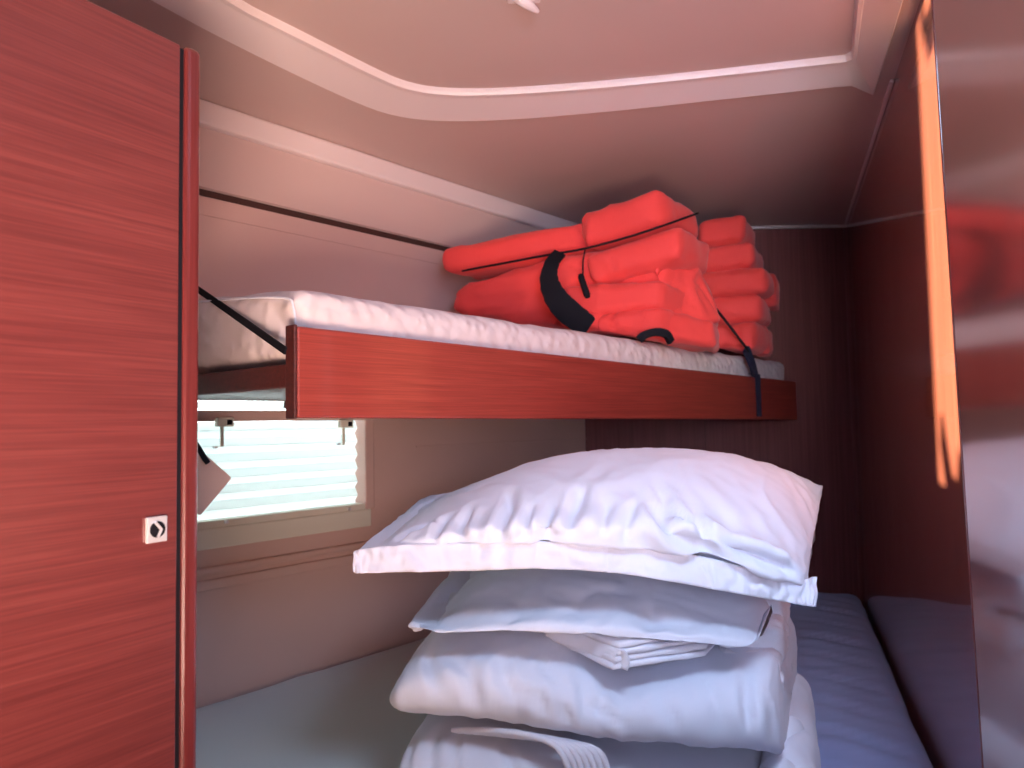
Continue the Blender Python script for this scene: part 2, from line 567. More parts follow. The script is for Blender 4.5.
# unseen wedges added at the slot's sill and lintel to notch the sunbeam
def wedge(pts):
    bm = bmesh.new()
    a = [bm.verts.new((s1.x + (s2.x - s1.x) * u, -0.925, z + 0.0165)) for u, z in pts]
    b_ = [bm.verts.new((s1.x + (s2.x - s1.x) * u, -0.915, z + 0.0165)) for u, z in pts]
    n_ = len(pts)
    bm.faces.new(a); bm.faces.new(b_[::-1])
    for i in range(n_): bm.faces.new((a[i], a[(i + 1) % n_], b_[(i + 1) % n_], b_[i]))
    return bm
struct('sun_notch_sill', wedge([(0.36, 1.16), (0.22, 1.25), (0.28, 1.305), (0.42, 1.24), (0.5, 1.20), (0.68, 1.19), (0.78, 1.245), (0.84, 1.20), (0.9, 1.16)]), 'dark_wood')
struct('sun_notch_lintel', wedge([(0.12, 2.1), (0.30, 1.99), (0.50, 1.925), (0.60, 1.925), (0.72, 1.98), (0.92, 2.1), (0.62, 2.0), (0.40, 2.01)]), 'dark_wood')

# deckhead with its raised central field and rounded frame
outer = [(-1.25, 0.15), (-0.95, 0.6)] + [tuple(atz(*p, CZ).xy) for p in ((155, 0), (260, 55), (350, 98), (393, 114), (440, 119), (500, 118), (600, 110), (700, 99), (800, 88), (835, 84), (852, 83), (852, 83), (872, 92), (874, 93))]
outer += [(0.70, 1.22), (0.36, 0.28), (0.26, 0.02), (-0.9, -0.05), (-1.2, 0.0)]
inner = [(-1.07, 0.17), (-0.79, 0.6)] + [tuple(atz(*p, CZ).xy) for p in ((222, 0), (300, 38), (368, 72), (403, 88), (440, 95), (500, 95), (600, 88), (700, 78), (790, 68), (825, 64), (845, 62), (847, 61),  (852, 58), (852, 50))]
inner += [(0.60, 1.20), (0.27, 0.30), (0.18, 0.10), (-0.9, 0.05), (-1.05, 0.08)]


def rnd(poly, it=2):
    for _ in range(it):
        o2 = []
        for i in range(len(poly)):
            a, b_ = poly[i], poly[(i + 1) % len(poly)]
            o2.append((a[0] * .75 + b_[0] * .25, a[1] * .75 + b_[1] * .25))
            o2.append((a[0] * .25 + b_[0] * .75, a[1] * .25 + b_[1] * .75))
        poly = o2
    return poly


outer, inner = rnd(outer), rnd(inner)
n = len(outer)
bm = bmesh.new()
lim = [(HX + HK * -0.9 - 0.3, -0.9), (1.4, -0.9), (1.6, BY + .02), (0.2, BY + .02)]
# main field: bridge from the outer rectangle to the opening by radial strips
oc = Vector((0.0, 0.9))
allv = []


def hit_lim(d):
    best = None
    for i in range(len(lim)):
        a, b_ = Vector(lim[i]), Vector(lim[(i + 1) % len(lim)])
        e = b_ - a
        den = d.x * e.y - d.y * e.x
        if abs(den) < 1e-9: continue
        w = a - oc
        t = (w.x * e.y - w.y * e.x) / den
        u = (w.x * d.y - w.y * d.x) / den
        if t > 0 and -1e-6 <= u <= 1 + 1e-6 and (best is None or t < best): best = t
    return oc + d * best


edges = []
vi = [bm.verts.new((p[0], p[1], CZ)) for p in outer]
vo_ = [bm.verts.new((p[0], p[1], CZ)) for p in lim]
ed = [bm.edges.new((vi[i], vi[(i + 1) % n])) for i in range(n)] + [bm.edges.new((vo_[i], vo_[(i + 1) % 4])) for i in range(4)]
bmesh.ops.triangle_fill(bm, edges=ed, use_beauty=True, use_dissolve=False)
struct('ceiling', bm, 'liner')
# the frame: four rings, outer lip -> flat band -> inner lip -> raised field edge
bm = bmesh.new()
def ringv(k, z):  # k: 0 outer .. 1 inner
    return [bm.verts.new((o[0] + (i[0] - o[0]) * k, o[1] + (i[1] - o[1]) * k, z)) for o, i in zip(outer, inner)]
rings = [ringv(-0.02, CZ + 0.001), ringv(0.01, CZ - 0.007), ringv(0.04, CZ - 0.009), ringv(0.80, CZ + 0.006), ringv(0.83, CZ + 0.003), ringv(0.93, CZ + 0.003), ringv(0.96, CZ + 0.010), ringv(1.0, CZ + 0.016)]
for a, b_ in zip(rings, rings[1:]):
    for i in range(n):
        bm.faces.new((a[i], a[(i + 1) % n], b_[(i + 1) % n], b_[i]))
struct('ceiling_frame', bm, 'liner_ring')
bm = bmesh.new()
vi = [bm.verts.new((i[0], i[1], CZ + 0.016)) for o, i in zip(outer, inner)]
bmesh.ops.triangle_fill(bm, edges=[bm.edges.new((vi[i], vi[(i + 1) % n])) for i in range(n)], use_beauty=True)
struct('ceiling_field', bm, 'liner')

print('pairs', len(outer), len(inner))
struct('ceiling_deck', box_bm(-3.0, 1.6, -0.9, 3.0, CZ + 0.07, CZ + 0.1), 'liner')
# ------------------------------------------------------------------ the window and its blind
win = thing('window_1', 'x', 'x', hull(WY0, WZ0))
for k in ('label', 'category'): del win[k]
win['kind'] = 'structure'
def part(*a, **k): return hull_obj(ob, *a, **k)
part('window_frame', 'cream_frame', WY0 - 0.02, WY1 + 0.01, 1.024, 1.072, 0.0, 0.008, 0.004, parent=win)
part('sill', 'cream_frame', WY0 - 0.02, WY1, 1.068, 1.088, -0.04, 0.003, 0.002, parent=win)
part('head_rail', 'hull_vinyl', WY0, WY1, 1.318, 1.345, -0.03, 0.004, 0.003, parent=win)
part('upper_bar', 'hull_vinyl', WY0, WY1, 1.368, 1.382, -0.03, 0.0, 0.003, parent=win)
part('side_frame', 'hull_vinyl', WY1 - 0.004, WY1 + 0.02, 1.07, 1.40, -0.04, 0.006, 0.004, parent=win)
part('pane', 'glass', WY0, WY1, 1.08, 1.40, -0.075, -0.07, parent=win)
# pleats of the blind
for k in range(6):
    z = 1.092 + k * 0.0375
    bm = bmesh.new()
    q = [(-0.045, z), (-0.030, z + 0.017), (-0.040, z + 0.037), (-0.042, z + 0.037), (-0.033, z + 0.017), (-0.047, z)]
    Aa = [bm.verts.new(hull(WY0, zz, o)) for o, zz in q]
    Bb = [bm.verts.new(hull(WY1 - 0.004, zz, o)) for o, zz in q]
    for i in range(6):
        bm.faces.new((Aa[i], Aa[(i + 1) % 6], Bb[(i + 1) % 6], Bb[i]))
    ob('blind_slat', bm, 'slat', win)
part('blind_slat', 'slat', WY0, WY1, 1.350, 1.366, -0.04, -0.038, parent=win)
part('blind_slat', 'slat', WY0, WY1, 1.384, 1.40, -0.04, -0.038, parent=win)
for (Yc, zc) in ((1.727, 1.314), (1.987, 1.306)):
    la = part('latch', 'cream_frame', Yc - 0.014, Yc + 0.018, zc - 0.008, zc + 0.014, 0.0, 0.016, 0.003, parent=win)
    part('catch', 'black', Yc + 0.004, Yc + 0.012, zc - 0.004, zc + 0.008, 0.012, 0.021, 0.001, parent=la)
    part('latch_arm', 'cream_frame', Yc - 0.004, Yc + 0.002, zc - 0.055, zc - 0.006, 0.0, 0.006, 0.001, parent=la)
for (Yc, zc) in ((1.713, 1.258), (1.734, 1.082), (1.998, 1.078), (1.972, 1.255)):
    part('screw', 'chrome', Yc - 0.003, Yc + 0.003, zc - 0.003, zc + 0.003, 0.0, 0.011, 0.001, parent=win)

# ------------------------------------------------------------------ lower berth
base_poly = [(HX + HK * 1.02 + .01, 1.02), (0.632, 1.02), (WX + WK * (BY - .01) - .01, BY - .01), (HX + HK * (BY - .01) + .02, BY - .01)]
bb = ob('berth_base', prism_bm(base_poly, 0.0, 0.50, 0.004), 'board_wood')
tag(bb, 'wooden box base of the lower double berth beneath the mattresses', 'bed base')
crz = [([Vector((0.80 + 0.05 * k, 1.75 + 0.16 * k, 0.64)), Vector((0.98 + 0.04 * k, 1.66 + 0.17 * k, 0.645)), Vector((0.90 + 0.066 * k, 1.55 + 0.18 * k, 0.64))], 0.012, 0.006) for k in range(6)]
zf = 0.50
def mat_c(x0, x1, x2, x3, zl, zr):
    return [(x0, 1.0, zf), (x1, 1.0, zf), (x2, BY - .012, zf), (x3, BY - .012, zf), (x0, 1.0, zl), (x1, 1.0, zr), (x2, BY - .012, zr), (x3, BY - .012, zl)]
bmm = softbox_bm(mat_c(HX + HK * 1.0 + .012, 0.195, 0.445, HX + HK * (BY - .012) + .012, 0.68, 0.645), 0.03, (30, 40, 6), amp=0.004, ns=3)
tag(ob('mattress', bmm, 'grey_fabric', smooth=True), 'plain grey-green mattress of the lower berth lying against the hull under the window', 'mattress')
cs = []
for k in range(9):
    y0 = 1.30 + 0.17 * k
    xw = WX + WK * y0
    cs.append(([Vector((xw - 0.30, y0 + 0.16, .645)), Vector((xw - 0.16, y0 + 0.10, .648)), Vector((xw - 0.03, y0 - 0.04, .64))], 0.014 + .004 * (k % 3), 0.006 + 0.002 * (k % 2)))
bmm = softbox_bm(mat_c(0.205, WX + WK * 1.0 - .012, WX + WK * BY - .016, 0.455, 0.645, 0.64), 0.035, (40, 90, 8), amp=0.004, ns=4, seed=3, creases=cs)
tag(ob('mattress', bmm, 'blue_fabric', smooth=True), 'creased slate-blue mattress of the lower berth beside the varnished right wall', 'mattress')

# ------------------------------------------------------------------ upper berth
BD = Vector((0.87, 1, 0)).normalized()       # along the berth
BN = Vector((-1, 0.87, 0)).normalized()      # across it, towards the hull
B0 = Vector((-0.327, 1.11, 0))
BL = 2.095


def berth(u, v, z):
    return B0 + BD * u + BN * v + Vector((0, 0, z))


MB = frame_m(B0, BD)
bunk = thing('upper_berth', 'narrow wooden upper berth with a varnished red front board and mattress above the window', 'bunk bed', berth(0, 0, 1.315))
board = box_bm(0.0, BL, 0, 0.022, 0, 0.141, 0.004)
for v in board.verts:  # the board grows slightly lower towards the stern
    v.co.z += 1.315 - 0.018 * v.co.x / BL
ob('front_board', board, 'board_wood', bunk, matrix=MB)
ob('board_end', box_bm(-0.006, 0.0, -0.001, 0.024, 1.314, 1.458, 0.002), 'dark_wood', bunk, matrix=MB)
ob('base_board', box_bm(0.02, BL, 0.022, 0.60, 1.366, 1.382), 'dark_wood', bunk, matrix=MB)
ob('end_rail', box_bm(0.0, 0.02, 0.022, 0.60, 1.362, 1.400, 0.003), 'dark_wood', bunk, matrix=MB)
for uu in (0.35, 1.2, 2.0):
    ob('bearer', box_bm(uu, uu + .03, 0.1, 0.61, 1.346, 1.366, 0.003), 'dark_wood', bunk, matrix=MB)
z0, z1 = 1.375, 1.520
mc = [berth(0.02, 0.03, 1.402), berth(BL - .01, 0.03, 1.384), berth(BL - .01, 0.585, 1.384), berth(0.02, 0.585, 1.402),
      berth(0.02, 0.03, z1 + .002), berth(BL - .01, 0.03, z1 - .008), berth(BL - .01, 0.585, z1), berth(0.0, 0.585, z1 + 0.05)]
bmm = softbox_bm(mc, 0.028, (110, 30, 12), puff=0.004, amp=0.003, ns=9)
mt = ob('upper_mattress', bmm, 'ticking', smooth=True)
tag(mt, 'thin off-white quilted mattress on the upper berth under the life jackets', 'mattress')
# piping seam round the open end of the mattress
pp = smooth_path([berth(0.028, 0.575, 1.552), berth(0.016, 0.45, 1.545), berth(0.014, 0.22, 1.527), berth(0.014, 0.06, 1.508), berth(0.016, 0.036, 1.49), berth(0.018, 0.032, 1.45)])
ob('piping', tube_bm(pp, 0.0022, 6), 'duvet_edge', mt, smooth=True)
# stay strap from the board's end up to the hull
q0, q1 = berth(-0.010, 0.016, 1.418), at(196, 288, 1.37)
pp = [q0, q0.lerp(q1, .5), q1, q0.lerp(q1, 1.5)]
ob('stay_strap', tube_bm(pp, 0, flat=(0.012, 0.003, Vector((BD.x, BD.y, 0)))), 'black', bunk)

# ------------------------------------------------------------------ life jackets
def pad(parent, tl, tr, br, bl, Yl, Yr, dep, r=0.02, puff=0.006, amp=0.005, seed=0, seg=(22, 12, 8), cr_=None, name='foam_pad'):
    amp *= 1.25
    P4 = [at(*bl, Yl), at(*br, Yr), at(*tr, Yr), at(*tl, Yl)]
    d = Vector((dep[0], dep[1], 0))
    c = [P4[0], P4[1], P4[1] + d, P4[0] + d, P4[3], P4[2], P4[2] + d, P4[3] + d]
    bm = softbox_bm(c, r, seg, puff, amp, 9.0, seed, fine=0.0022)
    if cr_: rough_up(bm, 0, 1, creases=place_creases(bm, cr_))
    return ob(name, bm, 'orange', parent, smooth=True)


GJ = 'life jackets piled on the upper berth'
def jacket(label, loc): return thing('life_jacket', label, 'life jacket', loc, GJ)


j1 = jacket('topmost orange foam life jacket of the left pile, long pad reaching towards the hull', at(583, 247, 2.0))
pad(j1, (440, 248), (583, 221), (585, 248), (439, 273), 2.10, 2.02, (0.10, 0.15), 0.024, seed=1, seg=(34, 10, 8), cr_=[([(574, 221), (578, 235), (582, 248)], .008, .006)])
pad(j1, (577, 213), (660, 186), (663, 222), (581, 248), 2.00, 1.92, (0.16, 0.22), 0.028, seed=2, cr_=[([(585, 214), (582, 230), (584, 246)], .01, .008)])
j2 = jacket('orange life jacket second from top of the left pile, with wide black webbing strap', at(600, 282, 2.0))
pad(j2, (583, 256), (682, 222), (682, 259), (590, 285), 1.98, 1.92, (0.13, 0.2), 0.026, seed=3, seg=(30, 12, 10), cr_=[([(600, 250), (612, 262), (618, 280)], .008, .006), ([(678, 228), (672, 240), (674, 256)], .006, .005)])
pad(j2, (450, 287), (556, 256), (560, 325), (449, 312), 2.13, 2.04, (0.10, 0.13), 0.035, seed=4, amp=.008, seg=(34, 10, 14), cr_=[([(455, 298), (500, 300), (545, 296)], .01, .006), ([(480, 312), (520, 305), (560, 303)], .008, .005)])
pad(j2, (545, 258), (608, 250), (606, 290), (548, 300), 2.03, 1.99, (0.10, 0.13), 0.03, seed=5, amp=.009, seg=(18, 8, 14), name='collar_pad', cr_=[([(560, 262), (580, 268), (598, 262)], .008, .008), ([(560, 285), (585, 278), (604, 284)], .008, .007)])
wp = [at(560, 253, 1.985), at(552, 263, 1.955), at(549, 280, 1.945), at(556, 298, 1.94), at(571, 314, 1.935), at(590, 327, 1.93)]
ob('webbing_strap', tube_bm(smooth_path(wp), 0, flat=([0.034, 0.036, 0.04, 0.044, 0.05, 0.056, 0.062, 0.066, 0.068, 0.066, 0.06, 0.05], 0.006, Vector((0.27, 1, 0.1)).normalized())), 'black', j2)
cp = smooth_path([at(462, 271, 2.10), at(500, 264, 2.065), at(548, 255, 2.01), at(583, 249, 1.965), at(625, 238, 1.93), at(665, 225, 1.90), at(698, 213, 2.05)])
ob('cord', tube_bm(cp, 0.0032, 6), 'black', j1, smooth=True)
ob('cord', tube_bm(smooth_path([at(585, 250, 1.955), at(583, 262, 1.955), at(583, 276, 1.955)]), 0.002, 6), 'black', j2, smooth=True)
ob('toggle', tube_bm([at(580, 274, 1.95), at(581, 277, 1.95), at(587, 295, 1.95), at(588, 298, 1.95)], [0.005, 0.009, 0.0095, 0.006], 10), 'black', j2, smooth=True)
j3 = jacket('folded orange life jacket third in the left pile, its flap crumpled at the corner', at(600, 318, 1.97))
pad(j3, (560, 286), (662, 280), (662, 310), (570, 318), 1.985, 1.93, (0.16, 0.2), 0.022, seed=6, amp=.005, seg=(30, 14, 8), cr_=[([(575, 300), (620, 298), (655, 296)], .006, .005)])
pad(j3, (655, 262), (697, 266), (722, 322), (655, 325), 1.955, 2.06, (0.04, 0.20), 0.02, seed=8, amp=.013, seg=(20, 12, 18), name='side_flap', cr_=[([(668, 282), (690, 296), (702, 316)], .007, .009), ([(662, 292), (680, 308), (695, 318)], .006, .008), ([(690, 275), (706, 292), (716, 312)], .006, .007)])
pad(j3, (607, 263), (668, 258), (665, 284), (600, 284), 2.02, 1.97, (0.14, 0.16), 0.015, seed=7, amp=.006)
j4 = jacket('lowest orange life jacket of the left pile, crushed flat on the mattress edge', at(640, 340, 1.95))
pad(j4, (596, 314), (662, 306), (664, 338), (594, 330), 1.965, 1.925, (0.16, 0.2), 0.024, seed=9, amp=.009, seg=(24, 14, 10), cr_=[([(615, 306), (612, 320), (618, 332)], .006, .008), ([(640, 308), (645, 320), (641, 332)], .006, .007), ([(600, 325), (630, 322), (660, 326)], .006, .005)])
pad(j4, (655, 308), (716, 322), (717, 347), (655, 339), 1.935, 2.03, (0.06, 0.2), 0.02, seed=10, amp=.007, seg=(22, 12, 10))
pad(j4, (556, 306), (602, 312), (600, 331), (560, 327), 1.995, 1.965, (0.12, 0.14), 0.016, seed=11, amp=.006)
ob('strap_loop', tube_bm(smooth_path([at(639, 340, 1.90), at(645, 335, 1.895), at(656, 332, 1.895), at(666, 334, 1.90), at(671, 342, 1.91)]), 0, flat=(0.012, 0.02, Vector((0, 0, 1)))), 'black', j4)
j5 = jacket('topmost orange life jacket of the right pile, two pads folded together near the wall', at(720, 273, 2.42))
pad(j5, (697, 221), (744, 212), (746, 239), (697, 247), 2.42, 2.38, (0.11, 0.22), 0.024, seed=12, amp=.004)
pad(j5, (697, 250), (752, 240), (754, 265), (697, 273), 2.42, 2.38, (0.11, 0.22), 0.022, seed=13, amp=.004)
j6 = jacket('middle orange life jacket of the right pile, sticking out furthest to the right', at(730, 298, 2.42))
pad(j6, (697, 273), (765, 265), (768, 292), (700, 298), 2.42, 2.36, (0.11, 0.22), 0.024, seed=14, amp=.004, cr_=[([(705, 283), (730, 281), (755, 279)], .008, .005)])
pad(j6, (757, 272), (776, 274), (779, 306), (757, 304), 2.46, 2.50, (0.06, 0.14), 0.02, seed=15, amp=.006, name='side_flap')
j7 = jacket('bottom orange life jacket of the right pile, resting under the thin black cord', at(740, 352, 2.42))
pad(j7, (706, 298), (760, 294), (763, 320), (710, 324), 2.42, 2.38, (0.10, 0.2), 0.022, seed=16, amp=.005)
pad(j7, (708, 324), (755, 321), (755, 350), (712, 347), 2.38, 2.36, (0.14, 0.22), 0.02, seed=17, amp=.006)
pad(j7, (752, 324), (766, 326), (770, 354), (752, 352), 2.46, 2.48, (0.06, 0.14), 0.018, seed=18, amp=.006, name='side_flap')

ls = thing('lashing_strap', 'thin black cord and navy strap tied down over the right end of the upper berth', 'strap', at(754, 414, 2.47))
ob('cord', tube_bm(smooth_path([at(700, 288, 2.2), at(713, 305, 2.30), at(735, 333, 2.31), at(749, 352, 2.33)]), 0.004, 6), 'black', ls, smooth=True)
ob('buckle', tube_bm([at(746, 349, 2.34), at(752, 364, 2.38), at(755, 376, 2.42)], 0, flat=(0.028, 0.012, Vector((0.5, -0.8, 0.1)).normalized())), 'navy', ls)
uq = 1.735
ob('webbing', tube_bm([berth(uq, 0.02, 1.452), berth(uq, -0.004, 1.450), berth(uq, -0.005, 1.40), berth(uq, -0.005, 1.31)], 0, flat=(0.036, 0.003, BN)), 'navy', ls)

# ------------------------------------------------------------------ bedding
def soft_loft(cols, kxs, N=140, K=64, n_=2.3, droop=0.0, tw=0.0, Yc=0.08):
    """padded roll: columns (px, py_top, py_bottom, Yfront, Yback) -> closed smooth body"""
    bm = bmesh.new()
    rings = []
    m_ = len(cols) - 1
    for i in range(N + 1):
        t = i / N * m_
        px, pt, pb, Yf, Yb = [cr([c[k] for c in cols], t) for k in range(5)]
        kx = kxs[0] + (kxs[1] - kxs[0]) * i / N
        X = at(px, (pt + pb) / 2, Yf).x
        zt, zb = at(px, pt, Yf + Yc).z, at(px, pb, Yf + Yc * .7).z
        zc, hz = (zt + zb) / 2, max(0.0015, (zt - zb) / 2)
        yc, hy = (Yf + Yb) / 2, (Yb - Yf) / 2
        e = min(1.0, min(i, N - i) / (N * 0.035))
        e = math.sqrt(max(0.0, 1 - (1 - e) ** 2))
        ring = []
        for k in range(K):
            a = 2 * math.pi * k / K
            ca, sa = math.cos(a), math.sin(a)
            cy = math.copysign(abs(ca) ** (2 / n_), ca)
            cz = math.copysign(abs(sa) ** (2 / n_), sa)
            y = yc - cy * (hy * (0.9 + 0.1 * e) - (1 - e) * 0.02)
            z = zc + cz * hz * (0.25 + 0.75 * e) - droop * cy
            ring.append(bm.verts.new((X + kx * (y - Yf), y, z)))
        rings.append(ring)
    for a, b_ in zip(rings, rings[1:]):
        for k in range(K):
            bm.faces.new((a[k], a[(k + 1) % K], b_[(k + 1) % K], b_[k]))
    bm.faces.new(rings[0])
    bm.faces.new(rings[-1][::-1])
    bmesh.ops.recalc_face_normals(bm, faces=bm.faces)
    bm.normal_update()
    return bm


def pillow_bm(cols, kxs, N=170, Kt=80, Kb=16, ex=0.5, ruf=0.004, seed=0.0):
    """pillow: columns (px, py_seam, py_crest, Yfront, depth, back_rise, belly)"""
    bm = bmesh.new()
    rings = []
    m_ = len(cols) - 1
    for i in range(N + 1):
        t = i / N * m_
        px, ps, pc, Yf, dp, br_, bl_ = [cr([c[k] for c in cols], t) for k in range(7)]
        kx = kxs[0] + (kxs[1] - kxs[0]) * i / N
        s0 = at(px, ps, Yf)
        zc = at(px, pc, Yf + dp * 0.5).z
        zs, zb = s0.z, s0.z + br_
        ring = []
        hh = zc - (zs + zb) / 2
        for k in range(Kt + 1):
            v = (1 - math.cos(math.pi * k / Kt)) / 2
            sn = math.sin(math.pi * v)
            z = zs + (zb - zs) * v + hh * sn ** ex
            z += ruf * nz(i / N * 26 + seed, seed) * math.exp(-v / 0.10) * min(1, v * 40) * 1.0
            bul = 0.022 * math.exp(-((v - 0.03) / 0.03) ** 2) * min(1, hh / 0.08)
            y = Yf + dp * v - bul
            ring.append(bm.verts.new((s0.x + kx * dp * v, y, z)))
        for k in range(1, Kb):
            v = 1 - k / Kb
            z = zs + (zb - zs) * v - bl_ * math.sin(math.pi * v) ** 0.6
            ring.append(bm.verts.new((s0.x + kx * dp * v, Yf + dp * v, z)))
        rings.append(ring)
    K = len(rings[0])
    for a, b_ in zip(rings, rings[1:]):
        for k in range(K):
            bm.faces.new((a[k], a[(k + 1) % K], b_[(k + 1) % K], b_[k]))
    bm.faces.new(rings[0])
    bm.faces.new(rings[-1][::-1])
    bmesh.ops.recalc_face_normals(bm, faces=bm.faces)
    bm.normal_update()
    return bm


# top pillow
P1 = [(357, 551, 546, 1.12, 0.26, 0.03, 0.00), (366, 549, 530, 1.115, 0.30, 0.045, 0.01), (403, 546, 502, 1.10, 0.40, 0.05, 0.02), (470, 544, 471, 1.085, 0.52, 0.06, 0.03),
      (545, 542, 457, 1.08, 0.54, 0.06, 0.03), (622, 547, 453, 1.08, 0.54, 0.06, 0.03), (700, 556, 457, 1.085, 0.54, 0.06, 0.03), (760, 571, 471, 1.095, 0.54, 0.07, 0.02),
      (796, 582, 494, 1.11, 0.53, 0.09, 0.01), (806, 586, 516, 1.12, 0.53, 0.10, 0.0)]
bm = pillow_bm(P1, (0.14, 0.48), ruf=0.006)
crs = place_creases(bm, [
    ([(498, 541), (506, 515), (512, 490)], .009, .010),
    ([(570, 538), (574, 510), (585, 478)], .010, .009),
    ([(650, 500), (668, 527), (700, 548), (740, 562)], .012, .013),
    ([(655, 480), (672, 515), (715, 535), (788, 572)], .010, .009),
    ([(735, 545), (765, 560), (795, 574)], .009, .009),
    ([(520, 538), (528, 518), (530, 505)], .006, .006),
    ([(545, 540), (548, 520), (556, 500)], .007, .007),
    ([(600, 540), (603, 520), (612, 500)], .007, .006),
    ([(625, 543), (628, 520), (640, 498)], .006, .006),
    ([(460, 541), (462, 524), (470, 506)], .007, .006),
    ([(430, 543), (440, 527), (455, 512)], .007, .006),
    ([(395, 542), (415, 530), (440, 522)], .007, .006),
    ([(710, 550), (705, 530), (690, 512)], .007, .006),
    ([(410, 512), (440, 500), (480, 486)], .008, .005)])
crs = [(a, b_, c_ * 1.35) for a, b_, c_ in crs]
rough_up(bm, 0.004, 7.0, 2.0, 0.0018, crs, 0.0065, 22.0)
p1 = ob('pillow', bm, 'white_cotton', smooth=True)
tag(p1, 'large plump white pillow with a flat hem, topmost of the bedding stack', 'pillow', 'white pillows on the bedding stack')
# its hem hanging in front of the seam
hp = [(353, 557, 569), (358, 551, 573), (400, 546, 572), (470, 544, 571), (540, 542, 569), (622, 547, 574), (695, 556, 586), (755, 571, 597), (795, 581, 604), (817, 578, 607)]
bm = bmesh.new()
NN, KK = 200, 10
rows = []
for i in range(NN + 1):
    t = i / NN * (len(hp) - 1)
    px, a, b_ = [cr([h[k] for h in hp], t) for k in range(3)]
    Yh = 1.068 + 0.05 * abs(i / NN - .45) ** 1.5 * 2
    T, Bt = at(px, a - 1, Yh + 0.012), at(px, b_, Yh - 0.004)
    row = []
    for k in range(KK + 1):
        f = k / KK
        p = T.lerp(Bt, f)
        w = 0.010 * nz(i / NN * 18, 1.3 + f * 1.2) * f + 0.007 * nz(i / NN * 50, 4.3 + f * 2)
        w -= 0.004 * math.exp(-((f - 0.25) / .05) ** 2) * 0.6
        row.append(p + Vector((0.1, -1, 0.1)) * w)
    rows.append(row)
V1 = [[bm.verts.new(p) for p in r_] for r_ in rows]
V2 = [[bm.verts.new(p + Vector((0, 0.004, 0.0))) for p in r_] for r_ in rows]
for i in range(NN):
    for k in range(KK):
        bm.faces.new((V1[i][k], V1[i + 1][k], V1[i + 1][k + 1], V1[i][k + 1]))
        bm.faces.new((V2[i][k], V2[i][k + 1], V2[i + 1][k + 1], V2[i + 1][k]))
    bm.faces.new((V1[i][KK], V1[i + 1][KK], V2[i + 1][KK], V2[i][KK]))
    bm.faces.new((V1[i][0], V2[i][0], V2[i + 1][0], V1[i + 1][0]))
for i in (0, NN):
    for k in range(KK):
        bm.faces.new((V1[i][k], V1[i][k + 1], V2[i][k + 1], V2[i][k]))
ob('hem', bm, 'hem_cotton', p1, smooth=True)

# second pillow
P2 = [(409, 626, 618, 1.13, 0.34, 0.02, 0.0), (424, 629, 596, 1.12, 0.40, 0.03, 0.01), (455, 632, 575, 1.11, 0.44, 0.03, 0.015), (520, 630, 562, 1.10, 0.46, 0.03, 0.015),
      (580, 632, 560, 1.095, 0.48, 0.03, 0.012), (640, 638, 562, 1.095, 0.48, 0.03, 0.012), (700, 643, 566, 1.10, 0.48, 0.03, 0.01), (742, 646, 575, 1.11, 0.46, 0.04, 0.01),
      (758, 640, 598, 1.12, 0.45, 0.05, 0.0)]
bm = pillow_bm(P2, (0.12, 0.50), ex=0.62, seed=7.0)
crs = place_creases(bm, [
    ([(470, 606), (520, 610), (580, 612)], .008, .007),
    ([(500, 598), (508, 612), (520, 626)], .008, .008),
    ([(575, 590), (600, 615), (640, 630), (700, 642)], .011, .013),
    ([(585, 585), (640, 606), (700, 612), (754, 616)], .009, .010),
    ([(540, 585), (560, 600), (575, 620)], .008, .008),
    ([(610, 612), (630, 622), (668, 628)], .007, .006),
    ([(440, 600), (470, 600), (500, 592)], .008, .006),
    ([(690, 626), (720, 632), (750, 634)], .007, .006)])
crs = [(a, b_, c_ * 1.4) for a, b_, c_ in crs]
rough_up(bm, 0.006, 8.0, 5.0, 0.0018, crs, 0.0045, 20.0)
p2 = ob('pillow', bm, 'white_cotton', smooth=True)
tag(p2, 'flatter crumpled white pillow lying directly under the topmost pillow', 'pillow', 'white pillows on the bedding stack')

# folded sheet between the pillow and the duvet: a long folded edge and the layered open end
sh = thing('folded_sheet', 'thin folded white sheet with layered edges between second pillow and duvet', 'sheet', at(620, 672, 1.1))
for k in range(4):
    y0 = 671 - 7.2 * k
    A_, B_, C_, D_ = at(612 + 2 * k, y0, 1.085), at(706, y0 - 14, 1.12), at(735, y0 - 40, 1.33), at(545, y0 - 34 + k * 2, 1.22)
    th = Vector((0, 0, 0.0095))
    bm = softbox_bm([A_, B_, C_, D_, A_ + th, B_ + th, C_ + th, D_ + th], 0.0045, (24, 18, 5), amp=0.0022, ns=14, seed=k)
    ob('layer', bm, 'white_cotton', sh, smooth=True)
# the folded-over edge curling round the layers
cv = []
ctr = at(622, 661, 1.083)
for k in range(14):
    a = math.radians(200 - 250 * k / 13)
    cv.append((math.cos(a) * 0.011, math.sin(a) * 0.0175))
bm = bmesh.new()
dd = at(548, 634, 1.215) - ctr
rr = []
for j in range(14):
    o = ctr + dd * (j / 13)
    rr.append([bm.verts.new(o + Vector((c_[0] + 0.002 * nz(j * .5, k * .3), -0.3 * c_[0], c_[1]))) for k, c_ in enumerate(cv)])
for a, b_ in zip(rr, rr[1:]):
    for k in range(13):
        bm.faces.new((a[k], a[k + 1], b_[k + 1], b_[k]))
fo = ob('folded_edge', bm, 'white_cotton', sh, smooth=True)
so = fo.modifiers.new('thick', 'SOLIDIFY'); so.thickness = 0.003

